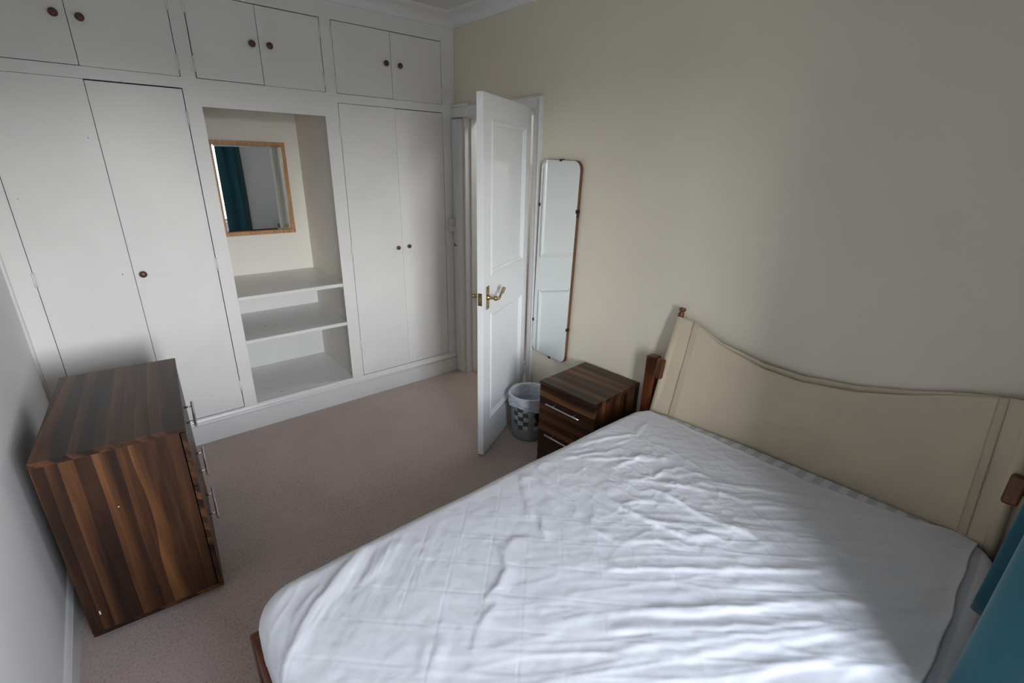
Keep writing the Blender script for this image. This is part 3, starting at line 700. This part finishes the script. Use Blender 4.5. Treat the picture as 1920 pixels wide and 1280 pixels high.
# cover sheet with folds
RIDGES = [
    (5, 0.011, [(-1.03, -1.983), (-1.097, -2.077), (-1.163, -2.175), (-1.192, -2.243)]),
    (3, 0.012, [(-0.978, -2.001), (-1.004, -2.088), (-1.05, -2.167), (-1.096, -2.257)]),
    (6, 0.009, [(-1.147, -2.217), (-1.196, -2.283), (-1.224, -2.341)]),
    (5, 0.012, [(-1.241, -2.297), (-1.295, -2.253), (-1.362, -2.292)]),
    (6, 0.01, [(-1.354, -2.231), (-1.377, -2.294), (-1.403, -2.343), (-1.464, -2.379), (-1.536, -2.399)]),
    (5, 0.007, [(-0.996, -2.326), (-1.058, -2.38)]),
    (5, 0.01, [(-1.073, -2.381), (-1.044, -2.495)]),
    (5, 0.008, [(-0.713, -1.997), (-0.538, -2.051), (-0.426, -2.109), (-0.262, -2.055)]),
    (4, 0.008, [(-0.857, -2.02), (-0.715, -2.08), (-0.61, -2.148)]),
    (5, 0.008, [(-0.778, -2.072), (-0.652, -2.181), (-0.545, -2.28)]),
    (4, 0.007, [(-0.601, -2.102), (-0.469, -2.116)]),
    (3, 0.007, [(-0.791, -2.006), (-0.652, -2.062)]),
    (5, 0.009, [(-0.733, -2.217), (-0.575, -2.231), (-0.53, -2.291)]),
    (5, 0.007, [(-0.539, -2.284), (-0.47, -2.314)]),
    (3, 0.006, [(-0.552, -2.314), (-0.45, -2.284)]),
    (5, 0.01, [(-0.775, -2.278), (-0.697, -2.353), (-0.624, -2.444), (-0.49, -2.654), (-0.388, -2.766)]),
    (4, 0.008, [(-0.624, -2.444), (-0.54, -2.502), (-0.434, -2.628)]),
    (6, 0.011, [(-0.718, -2.399), (-0.706, -2.513), (-0.711, -2.609), (-0.675, -2.741), (-0.662, -2.806)]),
    (6, 0.01, [(-0.903, -2.353), (-0.896, -2.434), (-0.873, -2.534), (-0.843, -2.622), (-0.768, -2.682)]),
    (4, 0.008, [(-0.905, -2.362), (-0.818, -2.409), (-0.766, -2.462)]),
    (4, 0.009, [(-0.914, -2.448), (-0.802, -2.597), (-0.657, -2.733)]),
    (4, 0.009, [(-1.027, -2.493), (-0.934, -2.574), (-0.889, -2.649)]),
    (5, 0.009, [(-0.537, -2.462), (-0.399, -2.647), (-0.283, -2.804), (-0.162, -2.908)]),
    (5, 0.009, [(-0.525, -2.668), (-0.348, -2.85), (-0.128, -3.071)]),
    (4, 0.01, [(-0.296, -2.832), (-0.142, -2.923)]),
    (6, 0.01, [(-0.346, -3.08), (-0.199, -3.223)]),
    (6, 0.011, [(-0.532, -2.946), (-0.431, -3.082), (-0.312, -3.239)]),
    (5, 0.008, [(-1.19, -2.522), (-0.957, -2.707), (-0.785, -2.851), (-0.63, -2.97)]),
    (7, 0.01, [(-1.213, -2.695), (-1.093, -2.788), (-0.92, -2.902), (-0.747, -3.016), (-0.663, -3.102), (-0.52, -3.227)]),
    (4, 0.009, [(-0.84, -2.639), (-0.737, -2.697)]),
    (4, 0.009, [(-0.752, -2.77), (-0.688, -2.8), (-0.625, -2.818)]),
    (5, 0.009, [(-1.34, -2.662), (-1.152, -2.803), (-0.956, -2.947), (-0.817, -3.045)]),
    (5, 0.01, [(-1.355, -2.713), (-1.188, -2.824), (-0.981, -2.957), (-0.812, -3.07)]),
    (5, 0.01, [(-1.3, -2.792), (-1.153, -2.883), (-1.01, -2.969), (-0.808, -3.093)]),
    (5, 0.01, [(-1.179, -2.952), (-1.083, -3.0), (-0.886, -3.116)]),
    (4, 0.01, [(-0.99, -3.1), (-0.868, -3.157), (-0.754, -3.232)]),
    (5, 0.01, [(-0.625, -3.041), (-0.509, -3.147), (-0.381, -3.237)]),
    (4, 0.01, [(-0.513, -2.815), (-0.365, -2.966), (-0.132, -3.185)]),
    (4, 0.01, [(-0.951, -2.791), (-0.756, -2.94)]),
    (11, 0.012, [(-1.663, -1.966), (-1.696, -1.969), (-1.791, -2.023), (-1.911, -2.111), (-1.99, -2.191), (-2.033, -2.256)]),
    (6, 0.013, [(-1.652, -1.998), (-1.718, -2.069), (-1.78, -2.124)]),
    (4, 0.012, [(-1.603, -1.998), (-1.731, -2.113)]),
    (5, 0.01, [(-2.009, -2.021), (-2.012, -2.125), (-2.02, -2.237)]),
    (3, 0.01, [(-1.7, -2.37), (-1.747, -2.425), (-1.777, -2.467)]),
    (4, 0.01, [(-1.659, -2.384), (-1.714, -2.434), (-1.76, -2.473)]),
    (4, 0.009, [(-1.838, -2.014), (-1.94, -2.094), (-2.01, -2.193)]),
    (3, 0.009, [(-1.474, -2.404), (-1.581, -2.447), (-1.654, -2.5)]),
    (4, 0.008, [(-0.863, -2.02), (-0.922, -2.003), (-0.997, -2.019)]),
    (3, 0.012, [(-1.402, -2.485), (-1.442, -2.539)]),
    (4, 0.009, [(-0.6, -2.381), (-0.499, -2.439), (-0.469, -2.516)]),
    (4, 0.008, [(-0.723, -2.328), (-0.649, -2.352), (-0.535, -2.364)])]
nu, nv = 440, 330
bA0, bB1 = MX0-.225, MY0+.225
sA = np.linspace(0, 1, nu); sB = np.linspace(0, 1, nv); SA, SB = np.meshgrid(sA, sB, indexing='ij')
rB = -3.246+.0035*np.sin(SA*23)+.0025*np.sin(SA*61+1)
B = rB + (bB1-rB)*SB
hemx = np.interp(-B, [1.7, 1.95, 2.2, 2.54, 2.73, 2.92, 3.07, 3.2, 3.26], [-.17, -.172, -.172, -.168, -.176, -.142, -.108, -.050, -.018]) + .002*np.sin(B*37)
A = bA0 + (hemx-bA0)*SA
X, Y, Z, ux, uy, D = wrap(A, B, .058, .006, .115)
def seg_dist(px, py, a, b):
    ax, ay = a; bx, by = b; vx, vy = bx-ax, by-ay; l2 = vx*vx+vy*vy+1e-12
    t_ = np.clip(((px-ax)*vx+(py-ay)*vy)/l2, 0, 1); sd = ((px-ax)*vy-(py-ay)*vx)/math.sqrt(l2)
    return np.hypot(px-ax-t_*vx, py-ay-t_*vy), sd
H = np.zeros_like(A)
jx = A + .006*fbm(A*14, B*14, 2, 5); jy = B + .006*fbm(A*14+7, B*14, 2, 6)
for amp, wd, pts in RIDGES:
    best = np.full_like(A, 9.0); side = np.zeros_like(A); par = np.zeros_like(A); n_ = len(pts)-1
    for i in range(n_):
        dd, sd = seg_dist(jx, jy, pts[i], pts[i+1]); mk = dd < best; best = np.where(mk, dd, best); side = np.where(mk, sd, side)
    ends = np.minimum(np.hypot(jx-pts[0][0], jy-pts[0][1]), np.hypot(jx-pts[-1][0], jy-pts[-1][1]))
    fade = np.clip(ends/.05, .25, 1)
    w_ = np.where(side > 0, wd, wd*2.4)            # steep on one side, soft on the other
    H += amp*.001*fade*np.exp(-(best/w_)**2)
# broad and fine rumpling; elongated along the pull direction on the window half
d1_ = (A*.60-B*.80); d2_ = (A*.80+B*.60)
rightm = np.clip((-B-2.25)/.5, 0, 1)
def ridged(x, y, o_, sd): return (1-np.abs(fbm(x, y, o_, sd)))**5
H += .0030*fbm(A*4.0, B*4.0, 2, 31)*(1-.4*rightm)
al_ = A*.79-B*.61; ac_ = A*.61+B*.79+.012*np.sin(al_*6)
H += rightm*(.0036*ridged(al_*1.3, ac_*11, 2, 41)+.0022*ridged(al_*2.6+9, ac_*27, 2, 42)-.0015)
midm = np.exp(-((A+.62)/.42)**2-((B+2.42)/.40)**2)
H += midm*(.0045*ridged(A*9+B*2, B*9-A*3, 2, 43)+.0025*ridged(A*20, B*20, 2, 44)-.002)
H += .0009*fbm(A*30, B*30, 2, 51)
leftm = np.clip((B+2.35)/.3, 0, 1)*np.clip((-1.25-A)/.4, 0, 1)
H += leftm*(.0022*ridged((A*.65-B*.76)*15, (A*.76+B*.65)*1.6, 2, 61)+.0012*ridged((A*.65-B*.76)*34, (A*.76+B*.65)*3, 2, 62)-.001)
# quilting creases on a 45 degree grid
for nrm, sp, of in (((.70, .714), .1105, .015), ((.714, -.70), .1125, .918)):
    q = (A*nrm[0]+B*nrm[1]-of*1.0)/sp; fr_ = np.abs(q-np.round(q))*sp; sg = .4+.6*(vnoise(A*6+nrm[1]*9, B*6, 77) > -.2)
    H += sg*(-.0010*np.exp(-(fr_/.0022)**2)+.0004*np.exp(-((fr_-.006)/.004)**2))
H *= np.clip(1.6-D*.45, .35, 1)
edge = np.minimum(SA*0+1, 1)
hem = np.maximum(np.exp(-((1-SA)*2.0/.009)**2), np.exp(-(SB*1.5/.010)**2)); H += .0042*hem
H = np.maximum(H, -.0045)
c45 = np.clip(D/1.3, 0, 1); X = X + ux*H*c45*.6; Y = Y + uy*H*c45*.6; Z = Z + H*(1-.75*c45)
fb = Vector((-1.05, -2.62, .40))
sh = grid_mesh('mattress_protector', X-fb.x, Y-fb.y, Z-fb.z, SHEET, None); sh.location = fb
md = sh.modifiers.new('cloth_thickness', 'SOLIDIFY'); md.thickness = .0016; md.offset = 0
tag(sh, 'rumpled white quilted mattress protector stretched over the mattress', 'bedding')

# ---------------------------------------------------------------- window and curtain
wn = empty('window_1', ((WX0+WX1)/2, WY, WZ0)); tag(wn, 'white framed window behind the viewpoint lighting the room', 'window', kind='structure')
wo_ = wn.location; fwd = -.075
def wl(bm):
    for v in bm.verts: v.co -= wo_
    return bm
bm = bmesh.new()
for q in ((WX0, WX0+.04, WZ0, WZ1), (WX1-.04, WX1, WZ0, WZ1), (WX0, WX1, WZ0, WZ0+.04), (WX0, WX1, WZ1-.04, WZ1)): box(bm, q[0], q[1], WY+fwd-.02, WY+fwd+.02, q[2], q[3])
obj('window_frame', wl(bm), TRIMW, wn); xm_ = (WX0+WX1)/2; obj('mullion', wl(nbx(xm_-.018, xm_+.018, WY+fwd-.018, WY+fwd+.018, WZ0+.04, WZ1-.04)), TRIMW, wn)
for a_, b_ in ((WX0+.04, xm_-.018), (xm_+.018, WX1-.04)): obj('pane', wl(nbx(a_, b_, WY+fwd-.002, WY+fwd+.002, WZ0+.04, WZ1-.04)), GLASS, wn)
obj('window_sill', wl(nbx(WX0-.04, WX1+.02, WY-.08, WY+.035, WZ0-.025, WZ0, .004)), TRIMW, wn)
cu = empty('curtain', (-.70, -3.36, .4)); tag(cu, 'teal curtain hanging at the window end of the bed, right frame edge', 'curtain')
co_ = Vector((-.70, -3.36, .4))
def curtain(name, x0, x1, z0, z1, yb_, amp, waves, ph, mat, n=120, flare=0):
    U, V = np.meshgrid(np.linspace(0, 1, n), np.linspace(0, 1, 40), indexing='ij')
    x = x0+(x1-x0)*U + .012*np.sin(V*4+U*9); a_ = amp*(1-.35*V)
    y = yb_ + a_*np.sin(U*waves*2*PI+ph+.5*np.sin(V*3)) + flare*(1-V)**2 + .004*fbm(U*6, V*3, 2, 88)
    z = z0+(z1-z0)*V+.006*np.sin(U*waves*2*PI+1)*(1-V)
    return grid_mesh(name, x-co_.x, y-co_.y, z-co_.z, mat, cu, .003)
def fold(name, x0, x1, z0, yb_, amp, mat, skew=1.0):
    U, V = np.meshgrid(np.linspace(0, 1, 90), np.linspace(0, 1, 40), indexing='ij')
    x = x0+(x1-x0)*U+.006*np.sin(V*5); z = z0+(2.36-z0)*V+.004*np.sin(U*9)*(1-V)
    y = yb_+amp*(1-.25*V)*np.sin(PI*U**skew)**2+.006*np.sin(U*17+V*1.5)+.003*fbm(U*5, V*3, 2, 88)
    return grid_mesh(name, x-co_.x, y-co_.y, z-co_.z, mat, cu, .003)
fold('front_cloth', -.99, -.63, .506, -3.400, .118, TEAL)
fold('rear_cloth', -.65, -.46, .60, -3.390, .112, TEAL2)
bm = bmesh.new(); tube(bm, [(-2.35, -3.36, 2.385), (-.42, -3.36, 2.385)], .012, 12)
for x in (-2.35, -.42): lathe(bm, [(.012, -.01), (.022, .0), (.022, .03), (.008, .04)], (1 if x > -1 else -1, 0, 0), (x, -3.36, 2.385), 16)
for x in (-2.2, -.48): tube(bm, [(x, -3.45, 2.385), (x, -3.36, 2.385)], .008, 8)
cu = empty('curtain', (-2.33, -3.85, .2)); tag(cu, 'unseen teal curtain added along the left side of the window bay to absorb light', 'curtain'); co_ = Vector((-2.33, -3.85, .2))  # unseen curtain, added to cut light bouncing off the bay wall
U, V = np.meshgrid(np.linspace(0, 1, 120), np.linspace(0, 1, 20), indexing='ij')
grid_mesh('added_curtain_cloth', -2.34+.035*np.sin(U*6*2*PI)-co_.x, -3.55-.62*U-co_.y, .06+2.3*V-co_.z, TEAL, cu, .003)
tag(obj('curtain_pole', bm, IRON), 'dark curtain pole above the window behind the viewpoint', 'curtain pole')
